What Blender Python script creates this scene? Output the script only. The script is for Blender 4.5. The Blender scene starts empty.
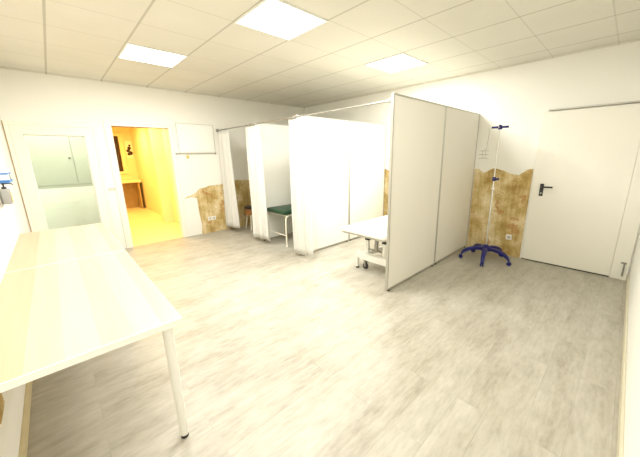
import bpy, bmesh, math, random
from mathutils import Vector, Matrix, noise
random.seed(7)
SC = bpy.context.scene
C = SC.collection
R = math.radians
H = 2.73                       # ceiling height
YD = -5.218                    # plane of the wall behind the tables
XC = 6.155                     # plane of the wall on the right
PY = -2.315                    # front of the cubicles

# ------------------------------------------------------------------ materials
def new_mat(name):
    m = bpy.data.materials.new(name); m.use_nodes = True
    nt = m.node_tree; b = nt.nodes['Principled BSDF']
    return m, nt, b
def plain(name, col, rough=.5, metal=0., var=.03, scale=6., bump=0., bscale=80., emit=None):
    """a flat colour broken up by soft procedural noise"""
    m, nt, b = new_mat(name)
    tc = nt.nodes.new('ShaderNodeTexCoord')
    n = nt.nodes.new('ShaderNodeTexNoise'); n.inputs['Scale'].default_value = scale; n.inputs['Detail'].default_value = 4
    nt.links.new(tc.outputs['Object'], n.inputs['Vector'])
    r = nt.nodes.new('ShaderNodeValToRGB')
    r.color_ramp.elements[0].position = .3; r.color_ramp.elements[1].position = .7
    r.color_ramp.elements[0].color = tuple(max(0, c*(1-var)) for c in col)+(1,)
    r.color_ramp.elements[1].color = tuple(min(1, c*(1+var)) for c in col)+(1,)
    nt.links.new(n.outputs['Fac'], r.inputs['Fac']); nt.links.new(r.outputs['Color'], b.inputs['Base Color'])
    b.inputs['Roughness'].default_value = rough; b.inputs['Metallic'].default_value = metal
    if bump:
        n2 = nt.nodes.new('ShaderNodeTexNoise'); n2.inputs['Scale'].default_value = bscale
        nt.links.new(tc.outputs['Object'], n2.inputs['Vector'])
        bp = nt.nodes.new('ShaderNodeBump'); bp.inputs['Strength'].default_value = bump; bp.inputs['Distance'].default_value = .01
        nt.links.new(n2.outputs['Fac'], bp.inputs['Height']); nt.links.new(bp.outputs['Normal'], b.inputs['Normal'])
    if emit:
        b.inputs['Emission Color'].default_value = (*emit[0], 1); b.inputs['Emission Strength'].default_value = emit[1]
    return m
class G:
    """tiny node graph helper"""
    def __init__(s, nt): s.nt = nt
    def n(s, t, **k):
        o = s.nt.nodes.new(t)
        for a, v in k.items(): setattr(o, a, v)
        return o
    def l(s, a, b): s.nt.links.new(a, b)
    def math(s, op, a, b=None, c=None):
        o = s.n('ShaderNodeMath', operation=op)
        for i, v in enumerate((a, b, c)):
            if v is None: continue
            if isinstance(v, (int, float)): o.inputs[i].default_value = v
            else: s.l(v, o.inputs[i])
        return o.outputs[0]
    def mix(s, f, a, b, mode='MIX'):
        o = s.n('ShaderNodeMix', data_type='RGBA', blend_type=mode)
        for i, v in ((0, f), (6, a), (7, b)):
            if isinstance(v, (int, float)): o.inputs[i].default_value = v
            elif isinstance(v, tuple): o.inputs[i].default_value = (*v, 1)
            else: s.l(v, o.inputs[i])
        return o.outputs[2]
    def ramp(s, f, stops):
        o = s.n('ShaderNodeValToRGB'); e = o.color_ramp.elements
        while len(e) < len(stops): e.new(.5)
        for i, (p, c) in enumerate(stops):
            e[i].position = p; e[i].color = (*c, 1)
        s.l(f, o.inputs['Fac']); return o.outputs['Color']
    def noise(s, vec, scale, detail=4, rough=.5):
        o = s.n('ShaderNodeTexNoise'); o.inputs['Scale'].default_value = scale
        o.inputs['Detail'].default_value = detail; o.inputs['Roughness'].default_value = rough
        s.l(vec, o.inputs['Vector']); return o.outputs['Fac']
    def mapping(s, vec, scale=(1, 1, 1), rot=(0, 0, 0), loc=(0, 0, 0)):
        o = s.n('ShaderNodeMapping'); o.inputs['Scale'].default_value = scale
        o.inputs['Rotation'].default_value = rot; o.inputs['Location'].default_value = loc
        s.l(vec, o.inputs['Vector']); return o.outputs['Vector']
    def bump(s, h, strength, b, dist=.01):
        o = s.n('ShaderNodeBump'); o.inputs['Strength'].default_value = strength; o.inputs['Distance'].default_value = dist
        s.l(h, o.inputs['Height']); s.l(o.outputs['Normal'], b.inputs['Normal'])
def floor_mat(name, dark, mid, light):
    m, nt, b = new_mat(name); g = G(nt)
    v = g.n('ShaderNodeTexCoord').outputs['Object']
    vr = g.mapping(v, rot=(0, 0, R(90)))
    br = g.n('ShaderNodeTexBrick'); br.offset = .37; br.offset_frequency = 2
    for k, val in (('Scale', 1.), ('Brick Width', 1.22), ('Row Height', .18), ('Mortar Size', .0025), ('Mortar Smooth', .3), ('Bias', 0.)):
        br.inputs[k].default_value = val
    br.inputs['Color1'].default_value = (0, 0, 0, 1); br.inputs['Color2'].default_value = (1, 1, 1, 1); br.inputs['Mortar'].default_value = (.5, .5, .5, 1)
    g.l(vr, br.inputs['Vector'])
    # every plank shifts the grain along
    off = g.n('ShaderNodeVectorMath', operation='MULTIPLY_ADD')
    g.l(br.outputs['Color'], off.inputs[0]); off.inputs[1].default_value = (3.1, 7.7, 0); g.l(v, off.inputs[2])
    st = g.noise(g.mapping(off.outputs[0], scale=(9, 1.9, 1)), 1., 6, .62)
    fine = g.noise(g.mapping(off.outputs[0], scale=(46, 9, 1)), 1., 3, .6)
    blot = g.noise(g.mapping(v, scale=(4.0, 2.3, 1)), 1., 6, .65)
    f = g.math('MULTIPLY_ADD', st, .44, g.math('MULTIPLY_ADD', fine, .3, g.math('MULTIPLY', blot, .38)))
    f = g.math('MULTIPLY_ADD', br.outputs['Color'], .05, f)
    col = g.ramp(f, [(.40, dark), (.56, mid), (.72, light)])
    seam = g.math('MULTIPLY', br.outputs['Fac'], .14)
    col = g.mix(seam, col, tuple(c*.55 for c in dark))
    g.l(col, b.inputs['Base Color']); b.inputs['Roughness'].default_value = .42
    b.inputs['Specular IOR Level'].default_value = .35
    g.bump(f, .06, b)
    return m
def ceiling_mat():
    m, nt, b = new_mat('ceiling_tiles'); g = G(nt)
    v = g.n('ShaderNodeTexCoord').outputs['Object']
    sx = g.n('ShaderNodeSeparateXYZ'); g.l(v, sx.inputs[0])
    def line(co, start, pitch, half):
        t = g.math('FRACT', g.math('DIVIDE', g.math('SUBTRACT', co, start-50*pitch), pitch))
        d = g.math('MULTIPLY', g.math('SUBTRACT', .5, g.math('ABSOLUTE', g.math('SUBTRACT', t, .5))), pitch)
        return g.math('LESS_THAN', d, half)
    ly = line(sx.outputs['Y'], -4.664, .616, .0095)
    lx = line(sx.outputs['X'], 3.845, .599, .006)
    grain = g.noise(v, 90., 3); blot = g.noise(v, 1.6, 3)
    col = g.ramp(g.math('MULTIPLY_ADD', blot, .6, g.math('MULTIPLY', grain, .4)), [(.3, (.70, .685, .61)), (.7, (.77, .755, .68))])
    col = g.mix(g.math('MULTIPLY', lx, .35), col, (.42, .40, .33))
    col = g.mix(g.math('MULTIPLY', ly, .60), col, (.38, .36, .29))
    g.l(col, b.inputs['Base Color']); b.inputs['Roughness'].default_value = .85
    g.bump(g.math('SUBTRACT', grain, g.math('MAXIMUM', lx, ly)), .25, b, .004)
    return m
def plaster_mat():
    """bare ochre render and old wood, mottled with pale filler"""
    m, nt, b = new_mat('bare_plaster'); g = G(nt)
    v = g.n('ShaderNodeTexCoord').outputs['Object']
    big = g.noise(g.mapping(v, scale=(3.2, 3.2, 3.0), loc=(2, 5, 1)), 1., 5, .6)
    streak = g.noise(g.mapping(v, scale=(24, 24, 3)), 1., 4, .6)
    fine = g.noise(v, 38., 4, .65)
    f = g.math('MULTIPLY_ADD', big, .62, g.math('MULTIPLY_ADD', streak, .22, g.math('MULTIPLY', fine, .16)))
    col = g.ramp(f, [(.34, (.30, .175, .045)), (.43, (.44, .30, .10)), (.49, (.56, .42, .18)), (.56, (.70, .57, .32)), (.66, (.84, .76, .55))])
    red = g.noise(g.mapping(v, scale=(4, 4, 4), loc=(9, 1, 4)), 1., 3)
    col = g.mix(g.math('MULTIPLY', g.math('GREATER_THAN', red, .63), .55), col, (.42, .17, .04))
    g.l(col, b.inputs['Base Color']); b.inputs['Roughness'].default_value = .9
    g.bump(f, .6, b, .02)
    return m
def table_mat():
    m, nt, b = new_mat('birch_top'); g = G(nt)
    v = g.n('ShaderNodeTexCoord').outputs['Object']
    sx = g.n('ShaderNodeSeparateXYZ'); g.l(v, sx.inputs[0])
    band = g.math('FLOOR', g.math('DIVIDE', g.math('ADD', sx.outputs['Y'], 20.02), .118))
    wn = g.n('ShaderNodeTexWhiteNoise', noise_dimensions='1D'); g.l(band, wn.inputs['W'])
    grain = g.noise(g.mapping(v, scale=(1.2, 26, 1)), 1., 4, .6)
    f = g.math('MULTIPLY_ADD', wn.outputs['Value'], .62, g.math('MULTIPLY', grain, .38))
    col = g.ramp(f, [(.15, (.56, .36, .225)), (.45, (.62, .46, .315)), (.8, (.67, .555, .42))])
    g.l(col, b.inputs['Base Color']); b.inputs['Roughness'].default_value = .38
    return m
def cloth_mat(name, col, trans=.25):
    m, nt, b = new_mat(name); g = G(nt)
    v = g.n('ShaderNodeTexCoord').outputs['Object']
    n = g.noise(g.mapping(v, scale=(300, 300, 300)), 1., 2)
    c = g.ramp(n, [(.3, tuple(x*.97 for x in col)), (.7, col)])
    g.l(c, b.inputs['Base Color']); b.inputs['Roughness'].default_value = .9
    tr = g.n('ShaderNodeBsdfTranslucent'); g.l(c, tr.inputs['Color'])
    mx = g.n('ShaderNodeMixShader'); mx.inputs[0].default_value = trans
    out = nt.nodes['Material Output']
    g.l(b.outputs[0], mx.inputs[1]); g.l(tr.outputs[0], mx.inputs[2]); g.l(mx.outputs[0], out.inputs['Surface'])
    return m
def glass_mat():
    m, nt, b = new_mat('door_glass'); g = G(nt)
    out = nt.nodes['Material Output']
    v = g.n('ShaderNodeTexCoord').outputs['Object']
    n = g.noise(v, 3., 2)
    gl = g.n('ShaderNodeBsdfGlossy'); gl.inputs['Roughness'].default_value = .06
    tr = g.n('ShaderNodeBsdfTransparent'); tr.inputs['Color'].default_value = (.96, .99, .95, 1)
    mx = g.n('ShaderNodeMixShader'); g.l(g.math('MULTIPLY_ADD', n, .04, .07), mx.inputs[0])
    g.l(tr.outputs[0], mx.inputs[1]); g.l(gl.outputs[0], mx.inputs[2]); g.l(mx.outputs[0], out.inputs['Surface'])
    return m
M = dict(
    wall=plain('wall_paint', (.86, .85, .79), .8, var=.012, scale=1.2, bump=.08, bscale=60),
    wallw=plain('wall_paint_bright', (.87, .86, .81), .8, var=.012, scale=1.2, bump=.08, bscale=60),
    floor=floor_mat('vinyl_planks', (.275, .25, .19), (.405, .38, .315), (.50, .48, .415)),
    ceil=ceiling_mat(), patch=plaster_mat(), table=table_mat(),
    white=plain('white_lacquer', (.86, .86, .81), .35, var=.01),
    door=plain('door_paint', (.84, .82, .74), .45, var=.01, scale=1.),
    frame=plain('door_frame_paint', (.86, .84, .74), .4, var=.012),
    panel=plain('partition_board', (.80, .775, .70), .5, var=.012, scale=2.),
    panelw=plain('partition_board_white', (.88, .875, .82), .5, var=.012, scale=2.),
    alu=plain('grey_aluminium', (.52, .51, .46), .35, .7, var=.03),
    edge=plain('pale_grey_edge', (.62, .61, .54), .5),
    steel=plain('dull_steel', (.36, .35, .31), .35, .8, var=.04),
    chrome=plain('chrome', (.74, .74, .70), .18, 1., var=.02),
    cloth=cloth_mat('curtain_cloth', (.92, .915, .88), .38),
    wood=plain('beige_skirting', (.62, .54, .33), .5, var=.05, scale=12),
    woodp=plain('pale_skirting', (.62, .58, .44), .5, var=.03, scale=12),
    blue=plain('dark_blue_plastic', (.008, .009, .13), .35, var=.15, scale=9),
    black=plain('black_plastic', (.018, .018, .02), .4, var=.2),
    green=plain('green_vinyl', (.012, .055, .024), .45, var=.25, scale=14, bump=.1, bscale=160),
    vinyl=plain('white_vinyl', (.84, .84, .80), .4, var=.01, bump=.05, bscale=120),
    cream=plain('cream_tube', (.80, .76, .62), .35, var=.02),
    plastic=plain('white_plastic', (.85, .84, .78), .3, var=.01),
    dark=plain('dark_gap', (.06, .055, .04), .8, var=.1),
    brass=plain('yellow_knob', (.70, .52, .12), .4, var=.1),
    brown=plain('brown_wood', (.30, .13, .035), .5, var=.2, scale=9),
    ywall=plain('warm_wall_paint', (.82, .72, .48), .8, var=.02, scale=2),
    yfloor=plain('warm_floor', (.80, .68, .40), .35, var=.06, scale=4),
    cabinet=plain('cabinet_wood', (.42, .29, .13), .5, var=.12, scale=5),
    greygreen=plain('cupboard_front', (.40, .42, .34), .45, var=.03),
    blueprint=plain('blue_carton', (.06, .24, .62), .5, var=.1),
    clear=plain('pale_bottle', (.36, .37, .36), .15, var=.05),
    window=plain('night_window', (.035, .012, .01), .15, var=.2),
    glass=glass_mat(),
    glow=plain('light_diffuser', (.9, .9, .86), .5, emit=((1, .985, .93), 5.5)),
    wglow=plain('warm_diffuser', (.9, .8, .6), .5, emit=((1, .72, .28), 3.)),
)

# ------------------------------------------------------------------ mesh helpers
def box(bm, x0, x1, y0, y1, z0, z1, bev=0., seg=2):
    t = bmesh.new()
    bmesh.ops.create_cube(t, size=1)
    for v in t.verts:
        v.co = Vector(((x0+x1)/2+v.co.x*(x1-x0), (y0+y1)/2+v.co.y*(y1-y0), (z0+z1)/2+v.co.z*(z1-z0)))
    if bev: bmesh.ops.bevel(t, geom=list(t.edges), offset=bev, segments=seg, affect='EDGES', profile=.5)
    return merge(bm, t)
def merge(bm, t, mat=None):
    if mat is not None: bmesh.ops.transform(t, matrix=mat, verts=t.verts)
    me = bpy.data.meshes.new('t'); t.to_mesh(me); t.free(); bm.from_mesh(me); bpy.data.meshes.remove(me)
    return bm
def tube(bm, pts, r, n=12, cap=True, smooth_corner=0., r2=None):
    """a round tube through pts; corners can be rounded"""
    pts = [Vector(p) for p in pts]
    if smooth_corner and len(pts) > 2:
        out = [pts[0]]
        for a, b, c in zip(pts, pts[1:], pts[2:]):
            d1 = (a-b); d2 = (c-b); s = min(smooth_corner, d1.length*.49, d2.length*.49)
            p, q = b+d1.normalized()*s, b+d2.normalized()*s
            for i in range(7):
                t = i/6; out.append(p*(1-t)**2+b*2*t*(1-t)+q*t*t)
        out.append(pts[-1]); pts = out
    rings = []; prev = None
    for i, p in enumerate(pts):
        d = (pts[min(i+1, len(pts)-1)]-pts[max(i-1, 0)]).normalized()
        if prev is None:
            a = d.orthogonal().normalized()
        else:
            a = (prev-d*prev.dot(d)).normalized()
        prev = a; b = d.cross(a)
        rr = r if r2 is None else r+(r2-r)*i/(len(pts)-1)
        rings.append([bm.verts.new(p+(a*math.cos(2*math.pi*k/n)+b*math.sin(2*math.pi*k/n))*rr) for k in range(n)])
    for A, B in zip(rings, rings[1:]):
        for k in range(n): bm.faces.new((A[k], A[(k+1) % n], B[(k+1) % n], B[k]))
    if cap: bm.faces.new(rings[0][::-1]); bm.faces.new(rings[-1])
    return bm
def lathe(bm, prof, center=(0, 0, 0), n=20, axis='Z'):
    c = Vector(center); rings = []
    for r, h in prof:
        ring = []
        for k in range(n):
            a = 2*math.pi*k/n; x, y = r*math.cos(a), r*math.sin(a)
            v = {'Z': (x, y, h), 'X': (h, x, y), 'Y': (x, h, y)}[axis]
            ring.append(bm.verts.new(c+Vector(v)))
        rings.append(ring)
    for A, B in zip(rings, rings[1:]):
        for k in range(n): bm.faces.new((A[k], A[(k+1) % n], B[(k+1) % n], B[k]))
    bm.faces.new(rings[0][::-1]); bm.faces.new(rings[-1])
    return bm
def obj(name, bm, m, parent=None, smooth=False, label=None, loc=None):
    bmesh.ops.recalc_face_normals(bm, faces=bm.faces)
    me = bpy.data.meshes.new(name); bm.to_mesh(me); bm.free()
    if smooth:
        for p in me.polygons: p.use_smooth = True
        me.set_sharp_from_angle(angle=R(40))
    o = bpy.data.objects.new(name, me); C.objects.link(o)
    me.materials.append(M[m] if isinstance(m, str) else m)
    if parent: o.parent = parent
    if loc: o.location = loc
    if label: o['label'] = label
    return o
def B(*a, **k): return box(bmesh.new(), *a, **k)
def tag(o, label, cat, group=None):
    o['label'] = label; o['category'] = cat
    if group: o['group'] = group
    return o
def thing(name, label, cat, loc=(0, 0, 0), rotz=0, group=None):
    o = bpy.data.objects.new(name, None); C.objects.link(o); o.empty_display_size = .1
    o.location = loc; o.rotation_euler = (0, 0, rotz)
    return tag(o, label, cat, group)
def struct(name, bm, m, label=None, smooth=False):
    o = obj(name, bm, m, None, smooth); o['kind'] = 'structure'
    if label: o['label'] = label
    return o
def sgroup(name, label, loc=(0, 0, 0)):
    o = bpy.data.objects.new(name, None); C.objects.link(o); o['kind'] = 'structure'; o['label'] = label; o.location = loc
    return o

# ------------------------------------------------------------------ room shell
struct('floor', B(-.15, XC+.1, YD-.1, .1, -.1, 0), 'floor', 'pale grey-beige wood-look vinyl plank floor')
struct('ceiling', B(-.15, XC+.1, YD-.1, .1, H, H+.1), 'ceil', 'suspended ceiling of square off-white tiles in a thin grid')

DY1, DY2, DZ = -4.043, -3.185, 2.07          # open doorway
GY1, GY2, GZ = -5.18, -4.262, 2.005          # glazed door
bm = bmesh.new()
for y0, y1, z0, z1 in [(YD-.1, GY1, 0, H), (GY1, GY2, GZ, H), (GY2, DY1, 0, H), (DY1, DY2, DZ, H), (DY2, .1, 0, H)]:
    box(bm, -.15, 0, y0, y1, z0, z1)
wall_left = struct('wall_left', bm, 'wall', 'off-white end wall with glazed door and open doorway')
wall_back = struct('wall_back', B(-.15, XC+.1, 0, .12, 0, H), 'wallw', 'long off-white wall behind the cubicles')
wall_right = struct('wall_right', B(XC, XC+.1, YD-.1, .1, 0, H), 'wallw', 'plain white wall at the right edge')
wall_front = struct('wall_front', B(-.15, XC+.1, YD-.1, YD, 0, H), 'wallw', 'bright white wall along the long table')

# irregular areas where the paint and render have come off
def patch(name, parent, top, bottom, plane, off, label, seed=0):
    """top: list of (s, z) along the wall; plane 'x' or 'y' tells which wall"""
    bm = bmesh.new(); pts = []
    for (a, za), (b, zb) in zip(top, top[1:]):
        k = max(2, int(abs(b-a)/.03))
        for i in range(k):
            t = i/k; s = a+(b-a)*t
            pts.append((s, za+(zb-za)*t+.018*noise.noise(Vector((s*16, seed, 0)))))
    pts.append(top[-1])
    n = len(pts); th = .004
    vf, vb = [], []
    allp = pts+list(reversed(bottom))
    def P(s, z, d): return (d, s, z) if plane == 'x' else (s, -d, z)
    fr = [bm.verts.new(P(s, z, off+th)) for s, z in allp]; bk = [bm.verts.new(P(s, z, off)) for s, z in allp]
    bm.faces.new(fr); bm.faces.new(bk[::-1])
    for i in range(len(allp)):
        j = (i+1) % len(allp); bm.faces.new((fr[i], fr[j], bk[j], bk[i]))
    return obj(name, bm, 'patch', parent, label=label)
patch('bare_patch', wall_back, [(4.236, 1.305), (4.30, 1.30), (4.375, 1.245), (4.52, 1.325), (4.63, 1.29), (4.75, 1.245), (4.848, 1.23), (4.944, 1.305), (5.015, 1.318)],
      [(4.236, .0), (5.005, .0)], 'y', .001, 'ochre bare plaster patch behind the drip stand', 3)
patch('bare_patch', wall_back, [(2.30, 1.30), (2.62, 1.24), (2.9, 1.26), (3.3, 1.18), (3.7, 1.28), (4.19, 1.25)], [(2.30, 0.0), (4.19, 0.0)], 'y', .001,
      'ochre bare plaster glimpsed inside the third cubicle', 11)
patch('bare_patch', wall_left, [(-3.08, .76), (-3.02, .80), (-2.9, .83), (-2.77, .93), (-2.67, .945), (-2.57, .975), (-2.36, .98), (-2.05, 1.05), (-1.7, 1.035), (-1.2, 1.04), (-.6, .98)],
      [(-3.08, .755), (-2.95, .78), (-2.845, .745), (-2.835, .45), (-2.81, .2), (-2.83, 0.), (-.6, .0)], 'x', .001, 'ochre bare plaster low on the end wall', 5)
patch('bare_patch', wall_front, [(3.96, .47), (4.0, .50), (4.09, .485), (4.12, .46)], [(3.96, .36), (4.12, .355)], 'y', -YD-.004, 'small brown scar low on the wall under the table', 2)

# skirting and ceiling edge
struct('baseboard_front', B(.0, XC, YD, YD+.016, 0, .075, bev=.003), 'wood')
struct('baseboard_right', B(XC-.016, XC, YD+.016, -.02, 0, .075, bev=.003), 'woodp')
struct('trim_1', B(0, .02, YD, 0, H-.02, H-.001), 'ceil')
struct('trim_2', B(.02, XC, -.02, 0, H-.02, H-.001), 'ceil')

# ------------------------------------------------------------------ glazed door (door_1)
d1 = sgroup('door_1', 'white framed glazed door beside the open doorway')
bm = bmesh.new()
box(bm, -.15, .022, YD+.002, GY1+.02, 0, GZ, bev=.003); box(bm, -.15, .022, GY2-.02, GY2+.035, 0, GZ, bev=.003); box(bm, -.15, .022, YD+.002, GY2+.035, GZ, GZ+.05, bev=.003)
obj('door_frame', bm, 'frame', d1)
bm = bmesh.new()
y0, y1 = GY1+.024, GY2-.024
gy0, gy1, gz0, gz1 = -5.045, -4.395, .30, 1.885
for a in [(y0-.003, gy0, .008, GZ-.001), (gy1, y1+.003, .008, GZ-.001), (gy0, gy1, .008, gz0), (gy0, gy1, gz1, GZ-.001)]:
    box(bm, -.055, .018, *a, bev=.001)
obj('door_leaf', bm, 'frame', d1)
bm = bmesh.new()
for a in [(gy0, gy0+.014, gz0, gz1), (gy1-.014, gy1, gz0, gz1), (gy0, gy1, gz0, gz0+.014), (gy0, gy1, gz1-.014, gz1)]:
    box(bm, -.022, -.009, *a, bev=.002)
obj('glazing_bead', bm, 'white', d1)
obj('glass_pane', B(-.038, -.032, gy0, gy1, gz0, gz1), 'glass', d1)
obj('gap_shade_strip', B(.0225, .0235, YD+.003, YD+.013, 0, GZ+.05), 'cabinet', d1)  # brown strip painting the dark of the gap between frame and wall

# small lobby behind the glazed door, with a fitted cupboard
bm = bmesh.new()
box(bm, -1.35, -.15, YD-.1, YD, 0, 2.5); box(bm, -1.35, -.15, -4.27, -4.20, 0, 2.5); box(bm, -1.45, -1.35, YD-.1, -4.2, 0, 2.5)
box(bm, -1.45, -.15, YD-.1, -4.2, 2.5, 2.56)
struct('lobby_wall', bm, 'wall', 'pale lobby walls seen through the glass')
struct('lobby_floor', B(-1.45, -.15, YD-.1, -4.2, -.1, 0), 'floor')
cup = thing('fitted_cupboard', 'pale green cupboard with white base seen through the glazed door', 'cupboard', (-1.0, -4.745, 0))
obj('base_cabinet', B(-.34, .02, -.47, .47, 0, 1.05, bev=.004), 'white', cup)
obj('carcass', B(-.34, .0, -.47, .47, 1.095, 2.3), 'greygreen', cup)
obj('shelf_edge', B(-.34, .022, -.47, .47, 1.052, 1.092, bev=.003), 'greygreen', cup)
dl = obj('cupboard_door', B(.001, .02, -.468, .207, 1.1, 2.295, bev=.003), 'greygreen', cup)
obj('cupboard_door', B(.001, .02, .219, .468, 1.1, 2.295, bev=.003), 'greygreen', cup)
obj('knob', lathe(bmesh.new(), [(.008, 0), (.008, .015), (.018, .02), (.018, .03), (.008, .034)], (.02, .165, 1.56), 12, 'X'), 'black', dl, smooth=True)

# ------------------------------------------------------------------ open doorway (door_2) and the warm corridor behind it
d2 = sgroup('door_2', 'white door frame of the open lit doorway')
bm = bmesh.new()
box(bm, -.17, .025, DY1-.085, DY1+.012, 0, DZ+.06, bev=.003); box(bm, -.17, .025, DY2-.012, DY2+.075, 0, DZ+.06, bev=.003)
box(bm, -.17, .025, DY1+.012, DY2-.012, DZ-.012, DZ+.06, bev=.003)
obj('door_frame', bm, 'frame', d2)
obj('head_shadow_strip', B(-.02, -.008, DY1+.012, DY2-.012, DZ-.024, DZ-.012), 'brown', d2)  # brown strip painting the shadow line under the door head
obj('threshold', B(-.15, -.01, DY1+.012, DY2-.012, 0, .006), 'yfloor', d2)
KX = -5.0; KY = -2.88
for a in [(KX, -.15, -4.2, -4.13), (KX-.1, KX, -4.2, KY+.1), (KX, -.15, KY, KY+.1)]:
    struct('corridor_wall', B(*a, 0, 2.5), 'ywall', 'warm yellow-lit corridor wall')
struct('corridor_ceiling', B(KX-.1, -.15, -4.2, KY+.1, 2.5, 2.58), 'ywall')
struct('corridor_floor', B(KX-.1, -.15, -4.2, KY+.1, -.1, 0), 'yfloor')
struct('corridor_pillar', B(-1.9, -1.66, -3.10, KY, 0, 2.5, bev=.004), 'ywall')
w1 = sgroup('window_1', 'dark narrow window at the end of the corridor')
bm = bmesh.new()
for a in [(-3.75, -3.70, 1.08, 2.28), (-3.235, -3.13, 1.08, 2.28), (-3.70, -3.235, 1.08, 1.15), (-3.70, -3.235, 2.2, 2.28)]: box(bm, KX, KX+.05, *a, bev=.004)
obj('window_frame', bm, 'ywall', w1)
obj('window_pane', B(KX, KX+.015, -3.70, -3.235, 1.15, 2.2), 'window', w1)
ct = thing('corridor_counter', 'brown wooden counter unit at the end of the corridor', 'counter', (KX+.012, -3.47, 0))
obj('worktop', B(.0, .52, -.62, .56, .82, .90, bev=.006), 'ywall', ct)
obj('side_panel', B(.0, .48, .47, .51, 0, .82), 'cabinet', ct)
obj('side_panel', B(.0, .48, -.58, -.54, 0, .82), 'cabinet', ct)
obj('back_panel', B(.0, .02, -.54, .47, 0, .82), 'cabinet', ct)
pc = thing('wall_picture', 'small framed picture with a dark figure on the corridor end wall', 'picture', (KX, -2.995, 1.80))
pw = obj('picture_frame', B(0, .02, -.09, .09, -.24, .27, bev=.004), 'frame', pc)
bm = bmesh.new()
for a, b_, r_ in [(0.0, .05, .05), (-.035, -.03, .05), (.02, -.10, .06), (.02, .13, .03), (-.03, -.13, .04)]:
    bmesh.ops.create_uvsphere(bm, u_segments=12, v_segments=8, radius=r_, matrix=Matrix.Translation((.022, a, b_)) @ Matrix.Diagonal((.15, 1, 1, 1)))
obj('printed_motif', bm, 'window', pc, smooth=True)
def lamp(name, parent, loc, size, power, col, rot=(0, 0, 0), sizey=None):
    l = bpy.data.lights.new(name, 'AREA'); l.energy = power; l.color = col; l.size = size
    if sizey: l.shape = 'RECTANGLE'; l.size_y = sizey
    o = bpy.data.objects.new(name, l); C.objects.link(o); o.location = loc; o.rotation_euler = rot
    if parent: o.parent = parent
    return o
for x in (-1.3, -3.5):
    cl = thing('ceiling_lamp', 'warm ceiling light in the corridor', 'ceiling light', (x, -3.55, 2.5), group='corridor ceiling lights')
    obj('base', lathe(bmesh.new(), [(.17, -.02), (.17, 0)], n=24), 'frame', cl, smooth=True)
    obj('shade', lathe(bmesh.new(), [(.03, -.085), (.10, -.075), (.15, -.045), (.16, -.02)], n=24), 'wglow', cl, smooth=True)
    lamp('corridor_lamp', cl, (0, 0, -.10), .3, 44 if x < -2 else 56, (1, .67, .225))
lamp('lobby_fill_light', None, (-.42, -4.75, 2.42), .5, 20, (1, 1, .93))  # added fill light without a fixture, brightens the lobby behind the glass

# ------------------------------------------------------------------ steel door (door_3)
d3 = sgroup('door_3', 'plain off-white steel door with black lever handle')
obj('door_leaf', B(5.03, 5.985, -.028, -.002, .016, 2.06, bev=.004), 'door', d3)
obj('bottom_gap_shade', B(5.035, 5.98, -.02, -.002, .001, .015), 'dark', d3)  # dark strip standing in for the shade in the gap under the leaf
obj('head_strip', B(5.09, XC-.002, -.042, -.002, 2.072, 2.088, bev=.003), 'alu', d3)  # thin grey strip along the top of the door
obj('door_frame', B(5.9865, XC-.018, -.026, -.002, 0, 2.07, bev=.003), 'door', d3)
hp = obj('handle_plate', B(5.125, 5.17, -.037, -.029, .955, 1.125, bev=.004), 'black', d3)
obj('door_handle', tube(bmesh.new(), [(5.148, -.037, 1.085), (5.148, -.085, 1.085), (5.275, -.085, 1.085)], .011, smooth_corner=.025), 'black', hp, smooth=True)
obj('key_hole', lathe(bmesh.new(), [(.012, 0), (.012, .004)], (5.148, -.042, .995), 12, 'Y'), 'steel', hp)
bm = tube(bmesh.new(), [(6.092, -.032, .05), (6.092, -.032, .225)], .008)
box(bm, 6.06, 6.11, -.03, -.02, .205, .225)
obj('floor_bolt', bm, 'steel', d3, smooth=True)

# ------------------------------------------------------------------ ceiling lights
def make_light():
    t = thing('ceiling_light', '', 'ceiling light', (0, 0, H))
    bm = bmesh.new(); hx, hy, w = .297, .305, .016
    box(bm, -hx, hx, -hy, -hy+w, -.012, -.0005); box(bm, -hx, hx, hy-w, hy, -.012, -.0005)
    box(bm, -hx, -hx+w, -hy+w, hy-w, -.012, -.0005); box(bm, hx-w, hx, -hy+w, hy-w, -.012, -.0005)
    obj('light_frame', bm, 'white', t)
    obj('diffuser', B(-hx+w, hx-w, -hy+w, hy-w, -.009, -.0005), 'glow', t)
    return t
L0 = make_light()
LP = [(1.749, -3.74, 'square ceiling light panel nearest the glazed door and open doorway', 54),
      (3.545, -3.125, 'large bright square ceiling light panel at the top centre', 64),
      (3.545, -1.275, 'square ceiling light panel just above the tall beige partition', 56),
      (4.743, -4.356, 'added out-of-view square ceiling light panel above the near end of the table', 25),  # added panel out of view, brightens the tabletop and shades the floor below
      (5.342, -2.508, 'added out-of-view square ceiling light panel in front of the steel door', 5)]  # added panel out of view, lights the right side
for i, (x, y, lab, pw_) in enumerate(LP):
    if i == 0: t = L0
    else:
        t = L0.copy(); C.objects.link(t)
        for ch in [c for c in L0.children if c.type == 'MESH']:
            c = ch.copy(); C.objects.link(c); c.parent = t
    t.location = (x, y, H); tag(t, lab, 'ceiling light', 'square ceiling light panels')
for t_, (x, y, lab, pw_) in zip([o for o in list(C.objects) if o.get('group') == 'square ceiling light panels'], LP):
    lamp('panel_lamp', t_, (0, 0, -.016), .56, pw_, (1, .985, .935))

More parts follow.
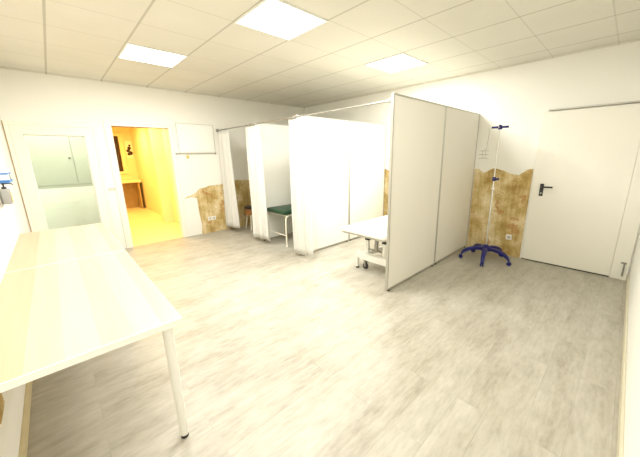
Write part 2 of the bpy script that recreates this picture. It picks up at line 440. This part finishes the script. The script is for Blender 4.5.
# ------------------------------------------------------------------ cubicle partitions
def partition(x, yf, label, m, n=2, w=1.157, seam='alu', z1=2.108, gap=.006):
    """a row of n framed boards running from y=yf to the wall"""
    t = thing('partition_wall', label, 'partition', (x, yf, 0), group='cubicle partitions')
    z0, th = .02, .015
    for k in range(n):
        a, b = k*w+.001, (k+1)*w-.001
        if k == n-1: b = -yf-gap
        p = obj('board', B(-.011, .011, a+.018, b-.018, z0+.018, z1-.018), m, t)
        bm = bmesh.new()
        box(bm, -th, th, a, a+.018, z0, z1, bev=.002); box(bm, -th, th, b-.018, b, z0, z1, bev=.002)
        box(bm, -th, th, a+.018, b-.018, z1-.018, z1, bev=.002); box(bm, -th, th, a+.018, b-.018, z0, z0+.018, bev=.002)
        obj('board_frame', bm, seam, p)
        for yy in (a+.05, b-.05):
            obj('foot', lathe(bmesh.new(), [(.016, 0), (.016, .008), (.008, .010), (.008, .022)], (0, yy, 0), 12), 'dark', t)
    return t
partition(4.216, PY, 'tall beige two-board partition nearest the camera beside the drip stand', 'panel', z1=2.13)
partition(2.54, PY+.075, 'middle white partition between the green couch and the white couch', 'panelw', w=1.12, gap=.07)
partition(1.38, PY+.075, 'farthest white partition standing behind the green couch', 'panelw', w=1.12)

# ------------------------------------------------------------------ curtain rail and curtains
RY, RZ = PY+.025, 2.066
RAILM = 1
rail = thing('curtain_rail', 'thin steel curtain rail across the cubicle fronts', 'curtain rail', (0, RY, RZ))
obj('rail', tube(bmesh.new(), [(.002, 0, 0), (4.199, 0, 0)], .010, 12), 'steel', rail, smooth=True)
obj('wall_flange', lathe(bmesh.new(), [(.034, .001), (.034, .012), (.018, .02), (.018, .035)], (0, 0, 0), 16, 'X'), 'steel', rail, smooth=True)
for x in (1.38, 2.54):
    bm = B(x-.05, x+.05, -.02, .02, -.018, .018, bev=.005); box(bm, x-.014, x+.014, .015, .049, -.014, .014, bev=.002)
    obj('clamp', bm, 'steel', rail)
obj('clamp', B(4.16, 4.200, -.02, .02, -.018, .018, bev=.004), 'steel', rail)
def curtain(x0, x1, xb0, xb1, label, folds, seed, zt=2.038, zb=.10, amp=.042):
    t = thing('curtain', label, 'curtain', ((x0+x1)/2, RY, 0), group='white cubicle curtains')
    cx = (x0+x1)/2; bm = bmesh.new(); NU, NV = folds*12, 22; rows = []
    rnd = random.Random(seed); ph = [rnd.uniform(-.5, .5) for _ in range(folds+1)]
    for j in range(NV+1):
        v = j/NV; row = []
        for i in range(NU+1):
            u = i/NU; a = u*folds*2*math.pi
            k = u*folds; pj = ph[min(int(k), folds)]
            xl, xr = x0+(xb0-x0)*v, x1+(xb1-x1)*v
            x = xl+(xr-xl)*u + .012*math.sin(2*a)
            y = amp*(1+.35*pj)*math.sin(a+1.1*v*pj)*(.75+.35*v)+.012*math.sin(3.1*u*folds+v*4+seed)
            z = zt+(zb-zt)*v + (.05*(u-.5)*v)
            row.append(bm.verts.new((x-cx, y, z)))
        rows.append(row)
    for A, B_ in zip(rows, rows[1:]):
        for i in range(NU): bm.faces.new((A[i], A[i+1], B_[i+1], B_[i]))
    o = obj('curtain_cloth', bm, 'cloth', t, smooth=True)
    s = o.modifiers.new('thickness', 'SOLIDIFY'); s.thickness = .002
    for i in range(folds):
        x = x0+(x1-x0)*(i+.25)/folds-cx
        if any(abs(x+cx-c) < .065 for c in (1.38, 2.54)): continue
        bm = bmesh.new()
        tube(bm, [(x, .019*math.cos(q*math.pi/8), RZ+.019*math.sin(q*math.pi/8)-.004) for q in range(17)], .0022, 6, cap=False)
        tube(bm, [(x, 0, RZ-.022), (x, 0, zt-.006)], .0018, 6)
        obj('curtain_ring', bm, 'steel', t, smooth=True)
    return t
curtain(.03, .53, .03, .60, 'white gathered curtain hanging against the end wall beside the plaster patch', 5, 1)
curtain(1.19, 1.64, 1.16, 1.74, 'white gathered curtain left of the green couch', 5, 4, zb=.09)
curtain(2.45, 2.86, 2.43, 2.92, 'white gathered curtain right of the green couch, nearest the camera', 5, 9, zb=.075)

# ------------------------------------------------------------------ green couch in the second cubicle
g = thing('examination_couch', 'dark green examination couch on cream tube legs', 'couch', (1.74, -1.22, 0))
bm = B(-.285, .285, -.94, .92, .565, .635, bev=.022, seg=4)
obj('mattress', bm, 'green', g, smooth=True)
bm = bmesh.new()
box(bm, -.285, .25, -.88, -.85, .535, .565); box(bm, -.285, .25, .83, .86, .535, .565)
box(bm, -.25, -.22, -.85, .83, .535, .565); box(bm, .22, .25, -.85, .83, .535, .565)
obj('bed_frame', bm, 'cream', g)
for lx_ in (-.298, .262):
    for y0, y1 in ((-.90, -.30), (.28, .88)):
        obj('leg', tube(bmesh.new(), [(lx_, y0, .012), (lx_, y0, .548), (lx_, y1, .548), (lx_, y1, .012)], .014, 12, smooth_corner=.09), 'cream', g, smooth=True)
        for yy in (y0, y1):
            obj('leg_cap', lathe(bmesh.new(), [(.018, 0), (.018, .02), (.0145, .024)], (lx_, yy, 0), 12), 'plastic', g, smooth=True)
for yy in (-.90, .88):
    obj('stretcher', tube(bmesh.new(), [(-.298, yy, .2), (.262, yy, .2)], .010, 10), 'cream', g, smooth=True)

# ------------------------------------------------------------------ wheeled white couch in the third cubicle
w = thing('treatment_couch', 'white padded treatment couch on a wheeled metal lifting frame', 'couch', (3.775, -1.28, 0))
obj('mattress', B(-.335, .335, -.965, .93, .575, .632, bev=.016, seg=3), 'vinyl', w, smooth=True)
obj('underboard', B(-.325, .325, -.955, .92, .558, .575), 'alu', w)
bm = bmesh.new()
for s in (-1, 1): box(bm, s*.19-.02, s*.19+.02, -.62, .80, .505, .556, bev=.004)
for yy in (-.6, .1, .76): box(bm, -.168, .168, yy-.02, yy+.02, .515, .55, bev=.003)
obj('top_frame', bm, 'white', w)
bm = bmesh.new()
for s in (-1, 1): box(bm, s*.2-.022, s*.2+.022, -.655, .62, .165, .22, bev=.004)
for yy in (-.69, .655): box(bm, -.305, .305, yy-.04, yy+.04, .155, .245, bev=.008)
obj('base_frame', bm, 'white', w)
for yy in (-.65, .58):
    for s in (-1, 1):
        c_ = obj('lift_column', B(s*.14-.022, s*.14+.022, yy-.022, yy+.022, .225, .425, bev=.004), 'white', w)
        obj('column_cap', B(s*.14-.03, s*.14+.03, yy-.03, yy+.03, .425, .45, bev=.006), 'black', c_)
for yy in (-.65, .58):
    bm = tube(bmesh.new(), [(.0, yy, .30), (.0, yy+.02, .50)], .028, 14); tube(bm, [(-.12, yy, .30), (.12, yy, .30)], .014, 10)
    obj('lift_piston', bm, 'steel', w, smooth=True)
for s in (-1, 1):
    for yy in (-.69, .655):
        if s < 0:
            f_ = obj('foot_post', B(s*.285-.018, s*.285+.018, yy-.02, yy+.02, .02, .16, bev=.003), 'white', w)
            obj('foot_pad', lathe(bmesh.new(), [(.024, 0), (.024, .014), (.014, .02)], (s*.285, yy, 0), 14), 'black', f_, smooth=True)
        cx_ = -.165 if s < 0 else .28
        cst = obj('caster', lathe(bmesh.new(), [(.012, -.017), (.04, -.014), (.045, -.006), (.045, .006), (.04, .014), (.012, .017)], (cx_, yy+.03, .045), 20, 'Y'), 'black', w, smooth=True)
        bm = bmesh.new(); box(bm, cx_-.014, cx_+.014, yy+.008, yy+.012, .04, .16); box(bm, cx_-.014, cx_+.014, yy+.048, yy+.052, .04, .16); box(bm, cx_-.014, cx_+.014, yy+.012, yy+.048, .10, .16)
        obj('caster_fork', bm, 'steel', cst)

# ------------------------------------------------------------------ stool glimpsed behind the curtain
st = thing('wooden_stool', 'brown wooden stool with dark seat half hidden behind a curtain', 'stool', (.38, -1.86, 0))
obj('seat', lathe(bmesh.new(), [(.15, .455), (.165, .47), (.165, .485), (.14, .50)], n=24), 'black', st, smooth=True)
obj('seat_rim', lathe(bmesh.new(), [(.155, .33), (.16, .335), (.16, .45), (.15, .455)], n=24), 'brown', st, smooth=True)
for k in range(4):
    a = math.pi/4+k*math.pi/2
    obj('leg', tube(bmesh.new(), [(.17*math.cos(a), .17*math.sin(a), 0), (.11*math.cos(a), .11*math.sin(a), .335)], .014, 10, r2=.017), 'cream', st, smooth=True)

# ------------------------------------------------------------------ drip stand
iv = thing('drip_stand', 'slim chrome drip stand on a dark blue five-legged base', 'drip stand', (4.655, -.43, 0))
obj('pole', tube(bmesh.new(), [(0, 0, .20), (0, 0, 1.12)], .0125, 14), 'chrome', iv, smooth=True)
obj('upper_pole', tube(bmesh.new(), [(0, 0, 1.10), (0, 0, 1.885)], .0085, 12), 'chrome', iv, smooth=True)
obj('hub', lathe(bmesh.new(), [(.045, .14), (.075, .15), (.075, .195), (.045, .215), (.02, .235)], n=20), 'blue', iv, smooth=True)
for k in range(5):
    a = R(-78+72*k)
    d = Vector((math.cos(a), math.sin(a), 0)); n_ = Vector((-d.y, d.x, 0))
    bm = bmesh.new(); prof = [(.03, .175, .034), (.10, .18, .033), (.18, .172, .031), (.25, .148, .028), (.305, .11, .024), (.33, .070, .020)]
    rings = []
    for r_, z_, wd in prof:
        hgt = .022
        rings.append([bm.verts.new(d*r_+n_*wd*sx+Vector((0, 0, z_+hgt*sz))) for sx, sz in ((-1, -1), (1, -1), (1, .5), (.6, 1), (-.6, 1), (-1, .5))])
    for A, B_ in zip(rings, rings[1:]):
        for i in range(6): bm.faces.new((A[i], A[(i+1) % 6], B_[(i+1) % 6], B_[i]))
    bm.faces.new(rings[0][::-1]); bm.faces.new(rings[-1])
    lg = obj('leg', bm, 'blue', iv, smooth=True)
    ca = bmesh.new(); p = d*.33
    for s in (-1, 1):
        t_ = lathe(bmesh.new(), [(.006, -.008), (.026, -.007), (.028, 0), (.026, .007), (.006, .008)], (0, 0, 0), 16, 'X')
        merge(ca, t_, Matrix.Translation(p+n_*.014*s+Vector((0, 0, .028))) @ Matrix.Rotation(a+math.pi/2, 4, 'Z'))
    tube(ca, [p+Vector((0, 0, .028)), p+Vector((0, 0, .066))], .009, 10)
    obj('caster', ca, 'blue', lg, smooth=True)
cl = obj('clamp', lathe(bmesh.new(), [(.02, 1.165), (.024, 1.17), (.024, 1.215), (.02, 1.22)], n=16), 'blue', iv, smooth=True)
obj('clamp_knob', tube(bmesh.new(), [(.02, -.012, 1.19), (.062, -.025, 1.195)], .012, 10, r2=.017), 'blue', cl, smooth=True)
obj('collar', lathe(bmesh.new(), [(.016, 1.04), (.018, 1.045), (.018, 1.065), (.016, 1.07)], n=16), 'plastic', iv, smooth=True)
ch = bmesh.new()
da = Vector((math.cos(R(8)), math.sin(R(8)), 0)); db = Vector((-da.y, da.x, 0))
tube(ch, [-da*.10+Vector((0, 0, 1.88)), da*.10+Vector((0, 0, 1.88))], .014, 10); tube(ch, [-db*.09+Vector((0, 0, 1.875)), db*.09+Vector((0, 0, 1.875))], .010, 10)
lathe(ch, [(.02, 1.85), (.026, 1.86), (.026, 1.895), (.012, 1.91)], n=16)
hd = obj('cross_head', ch, 'blue', iv, smooth=True)
for dd in (da, -da, db, -db):
    pts = [dd*.095+Vector((0, 0, 1.88))]+[dd*(.122+.024*math.cos(q))+Vector((0, 0, 1.885+.026*math.sin(q))) for q in [R(x) for x in range(200, 470, 30)]]
    obj('hook', tube(bmesh.new(), pts, .0032, 8), 'chrome', hd, smooth=True)
bh = thing('bottle_holder', 'thin wire bottle holder hanging from the drip stand hook', 'bottle holder', (4.655-.122, -.43-.017, 1.86))
bm = bmesh.new()
tube(bm, [(0, 0, -.001), (-.004, 0, -.12), (-.012, 0, -.25), (-.04, .055, -.285), (-.04, .06, -.385)], .0022, 6)
tube(bm, [(-.012, 0, -.25), (-.04, -.055, -.285), (-.04, -.06, -.385)], .0022, 6)
obj('hanger', bm, 'steel', bh, smooth=True)
for z in (-.285, -.335, -.385):
    obj('wire_ring', tube(bmesh.new(), [(-.04+.06*math.cos(2*math.pi*q/20), .06*math.sin(2*math.pi*q/20), z) for q in range(21)], .0028, 6, cap=False), 'steel', bh, smooth=True)

# ------------------------------------------------------------------ tables
def make_table():
    t = thing('long_table', '', 'table', (0, 0, 0))
    lx, ly = 1.545, .716
    top = obj('tabletop', B(0, lx-.002, 0, ly, .716, .75, bev=.002), 'table', t)
    bm = bmesh.new()
    for a in [(-.001, lx-.001, -.0012, .0, .717, .749), (-.001, lx-.001, ly, ly+.0012, .717, .749), (-.0012, .003, 0, ly, .717, .7506), (lx-.006, lx-.0008, 0, ly, .717, .7506)]: box(bm, *a)
    obj('edge_band', bm, 'white', top)
    bm = bmesh.new()
    for a in [(.12, lx-.12, .05, .075, .68, .716), (.12, lx-.12, ly-.075, ly-.05, .68, .716), (.07, .095, .12, ly-.12, .68, .716), (lx-.095, lx-.07, .12, ly-.12, .68, .716)]: box(bm, *a, bev=.002)
    obj('under_frame', bm, 'white', t)
    obj('wall_batten', B(.05, lx-.05, 0, .02, .66, .716, bev=.002), 'white', t)
    for x in (.06, lx-.06):
        for y in (ly-.06,):
            l = obj('leg', lathe(bmesh.new(), [(.021, .02), (.0225, .03), (.025, .69), (.036, .698), (.036, .716)], (x, y, 0), 24), 'white', t, smooth=True)
            obj('leg_foot', lathe(bmesh.new(), [(.018, 0), (.020, .004), (.020, .012), (.012, .014), (.012, .021)], (x, y, 0), 20), 'black', l, smooth=True)
    return t
T1 = make_table(); T1.location = (2.945, YD+.002, 0)
tag(T1, 'birch-top table with white legs, nearest end of the row', 'table', 'birch tables along the wall')
T2 = T1.copy(); C.objects.link(T2); T2.location = (1.398, YD+.002, 0)
tag(T2, 'birch-top table by the glazed door, far half of the row', 'table', 'birch tables along the wall')
for ch_ in list(T1.children):
    c = ch_.copy(); C.objects.link(c); c.parent = T2
    for g_ in ch_.children:
        d = g_.copy(); C.objects.link(d); d.parent = c

# ------------------------------------------------------------------ things on the walls
def socket(name, loc, rotz, label, group=None, kind='socket'):
    t = thing(name, label, kind, loc, rotz, group)
    obj('cover', B(-.04, .04, -.010, 0, -.04, .04, bev=.004), 'plastic', t)
    if kind == 'socket':
        obj('socket_recess', lathe(bmesh.new(), [(.020, -.0125), (.0215, -.011), (.0215, -.0095)], (0, 0, 0), 20, 'Y'), 'alu', t, smooth=True)
    else:
        obj('rocker', B(-.026, .026, -.015, -.009, -.028, .028, bev=.003), 'frame', t)
    return t
socket('wall_socket', (4.832, -.0055, .294), 0, 'round white socket in the plaster patch behind the drip stand')
for k, (dy, lb) in enumerate([(-.045, 'left white socket on the plaster patch beside the doorway'), (.04, 'right white socket on the plaster patch beside the doorway')]):
    socket('wall_socket', (.0055, -2.593+dy, .298), R(90), lb, 'pair of sockets beside the doorway')
sw = thing('light_switch', 'white triple light switch between glazed door and open doorway', 'switch', (0, (GY2+.035+DY1-.085)/2, 1.05))
obj('switch_cover', B(.0005, .008, -.047, .047, -.035, .035, bev=.003), 'plastic', sw)
for k in (-1, 0, 1): obj('rocker', B(.009, .015, k*.030-.0125, k*.030+.0125, -.024, .024, bev=.002), 'edge', sw)

wb = thing('wall_board', 'blank white board with a steel rail above the plaster patch', 'board', (0, -2.72, 1.62))
obj('board_face', B(.001, .012, -.335, .335, .012, .535, bev=.003), 'white', wb)
bm = bmesh.new()
for a in [(-.345, -.335, .0, .545), (.335, .345, .0, .545), (-.335, .335, .535, .545)]: box(bm, .001, .018, *a)
obj('board_frame', bm, 'edge', wb)
obj('rail', tube(bmesh.new(), [(.03, -.42, -.005), (.03, .345, -.005)], .006, 10), 'steel', wb, smooth=True)
bm = bmesh.new()
for yy in (-.40, .33): tube(bm, [(.001, yy, -.005), (.03, yy, -.005)], .006, 8); lathe(bm, [(.012, yy-.012), (.016, yy), (.012, yy+.012)], (.03, 0, -.005), 12, 'Y')
obj('rail_end', bm, 'steel', wb, smooth=True)
ky = thing('brass_hook', 'small brass hook hanging under the white board rail', 'hook', (.03, -2.93, 1.60))
bm = tube(bmesh.new(), [(0, .0, .004), (0, 0, -.02)], .003, 8); lathe(bm, [(.006, -.07), (.024, -.06), (.026, -.035), (.012, -.02)], n=14)
obj('hook_body', bm, 'brass', ky, smooth=True)

# hygiene dispensers on the wall above the tables
gb = thing('glove_box', 'white and blue glove carton on the wall above the table', 'glove box', (2.0, YD+.002, 1.33))
obj('carton', B(-.16, .14, 0, .085, 0, .13, bev=.003), 'plastic', gb)
bm = bmesh.new()
box(bm, -.155, .1415, .001, .0865, .012, .038); box(bm, -.155, .1415, .001, .0865, .085, .10)
obj('printed_stripe', bm, 'blueprint', gb)
obj('opening', lathe(bmesh.new(), [(.03, .0855), (.03, .0868)], (-.01, 0, .062), 20, 'Y'), 'black', gb)
sp = thing('soap_dispenser', 'pale wall soap dispenser with a black pump above the table', 'dispenser', (2.16, YD+.002, 1.16))
obj('bracket', B(-.055, .055, 0, .012, -.02, .17, bev=.003), 'alu', sp)
bt = obj('bottle', B(-.038, .038, .013, .075, .0, .135, bev=.014, seg=3), 'clear', sp, smooth=True)
obj('bottle_label', B(-.03, .03, .0755, .0765, .015, .10), 'brass', bt)
pm = obj('pump', lathe(bmesh.new(), [(.016, .134), (.016, .150), (.006, .152), (.006, .172), (.013, .174), (.013, .184)], (0, .044, 0), 16), 'black', sp, smooth=True)
obj('nozzle', tube(bmesh.new(), [(0, .044, .178), (0, .095, .176), (0, .10, .165)], .005, 8), 'black', pm, smooth=True)

# ------------------------------------------------------------------ camera, world, view
cam = bpy.data.cameras.new('camera'); co = bpy.data.objects.new('camera', cam); C.objects.link(co)
cam.sensor_fit = 'HORIZONTAL'; cam.sensor_width = 36; cam.lens = 284.12/640*36
cam.shift_x = -11.14/640; cam.shift_y = -4.47/640
cam.clip_start = .02
y_, p_, r_ = R(46.074), R(-13.524), R(-.794)
f = Vector((-math.sin(y_)*math.cos(p_), math.cos(y_)*math.cos(p_), math.sin(p_)))
rt = Vector((math.cos(y_), math.sin(y_), 0)); up = rt.cross(f)
r2 = rt*math.cos(r_)+up*math.sin(r_); u2 = -rt*math.sin(r_)+up*math.cos(r_)
m3 = Matrix((r2, u2, -f)).transposed()
co.matrix_world = Matrix.Translation((5.950, -4.847, 1.5387)) @ m3.to_4x4()
SC.camera = co
wd = bpy.data.worlds.new('world'); SC.world = wd; wd.use_nodes = True
wd.node_tree.nodes['Background'].inputs[0].default_value = (1, .98, .92, 1)
wd.node_tree.nodes['Background'].inputs[1].default_value = .25
SC.view_settings.view_transform = 'Standard'
SC.view_settings.look = 'None'
SC.view_settings.exposure = -.12
SC.view_settings.gamma = 1.0
SC.cycles.max_bounces = 10; SC.cycles.diffuse_bounces = 6; SC.cycles.transparent_max_bounces = 12
SC.cycles.sample_clamp_indirect = 6
SC.cycles.use_denoising = True
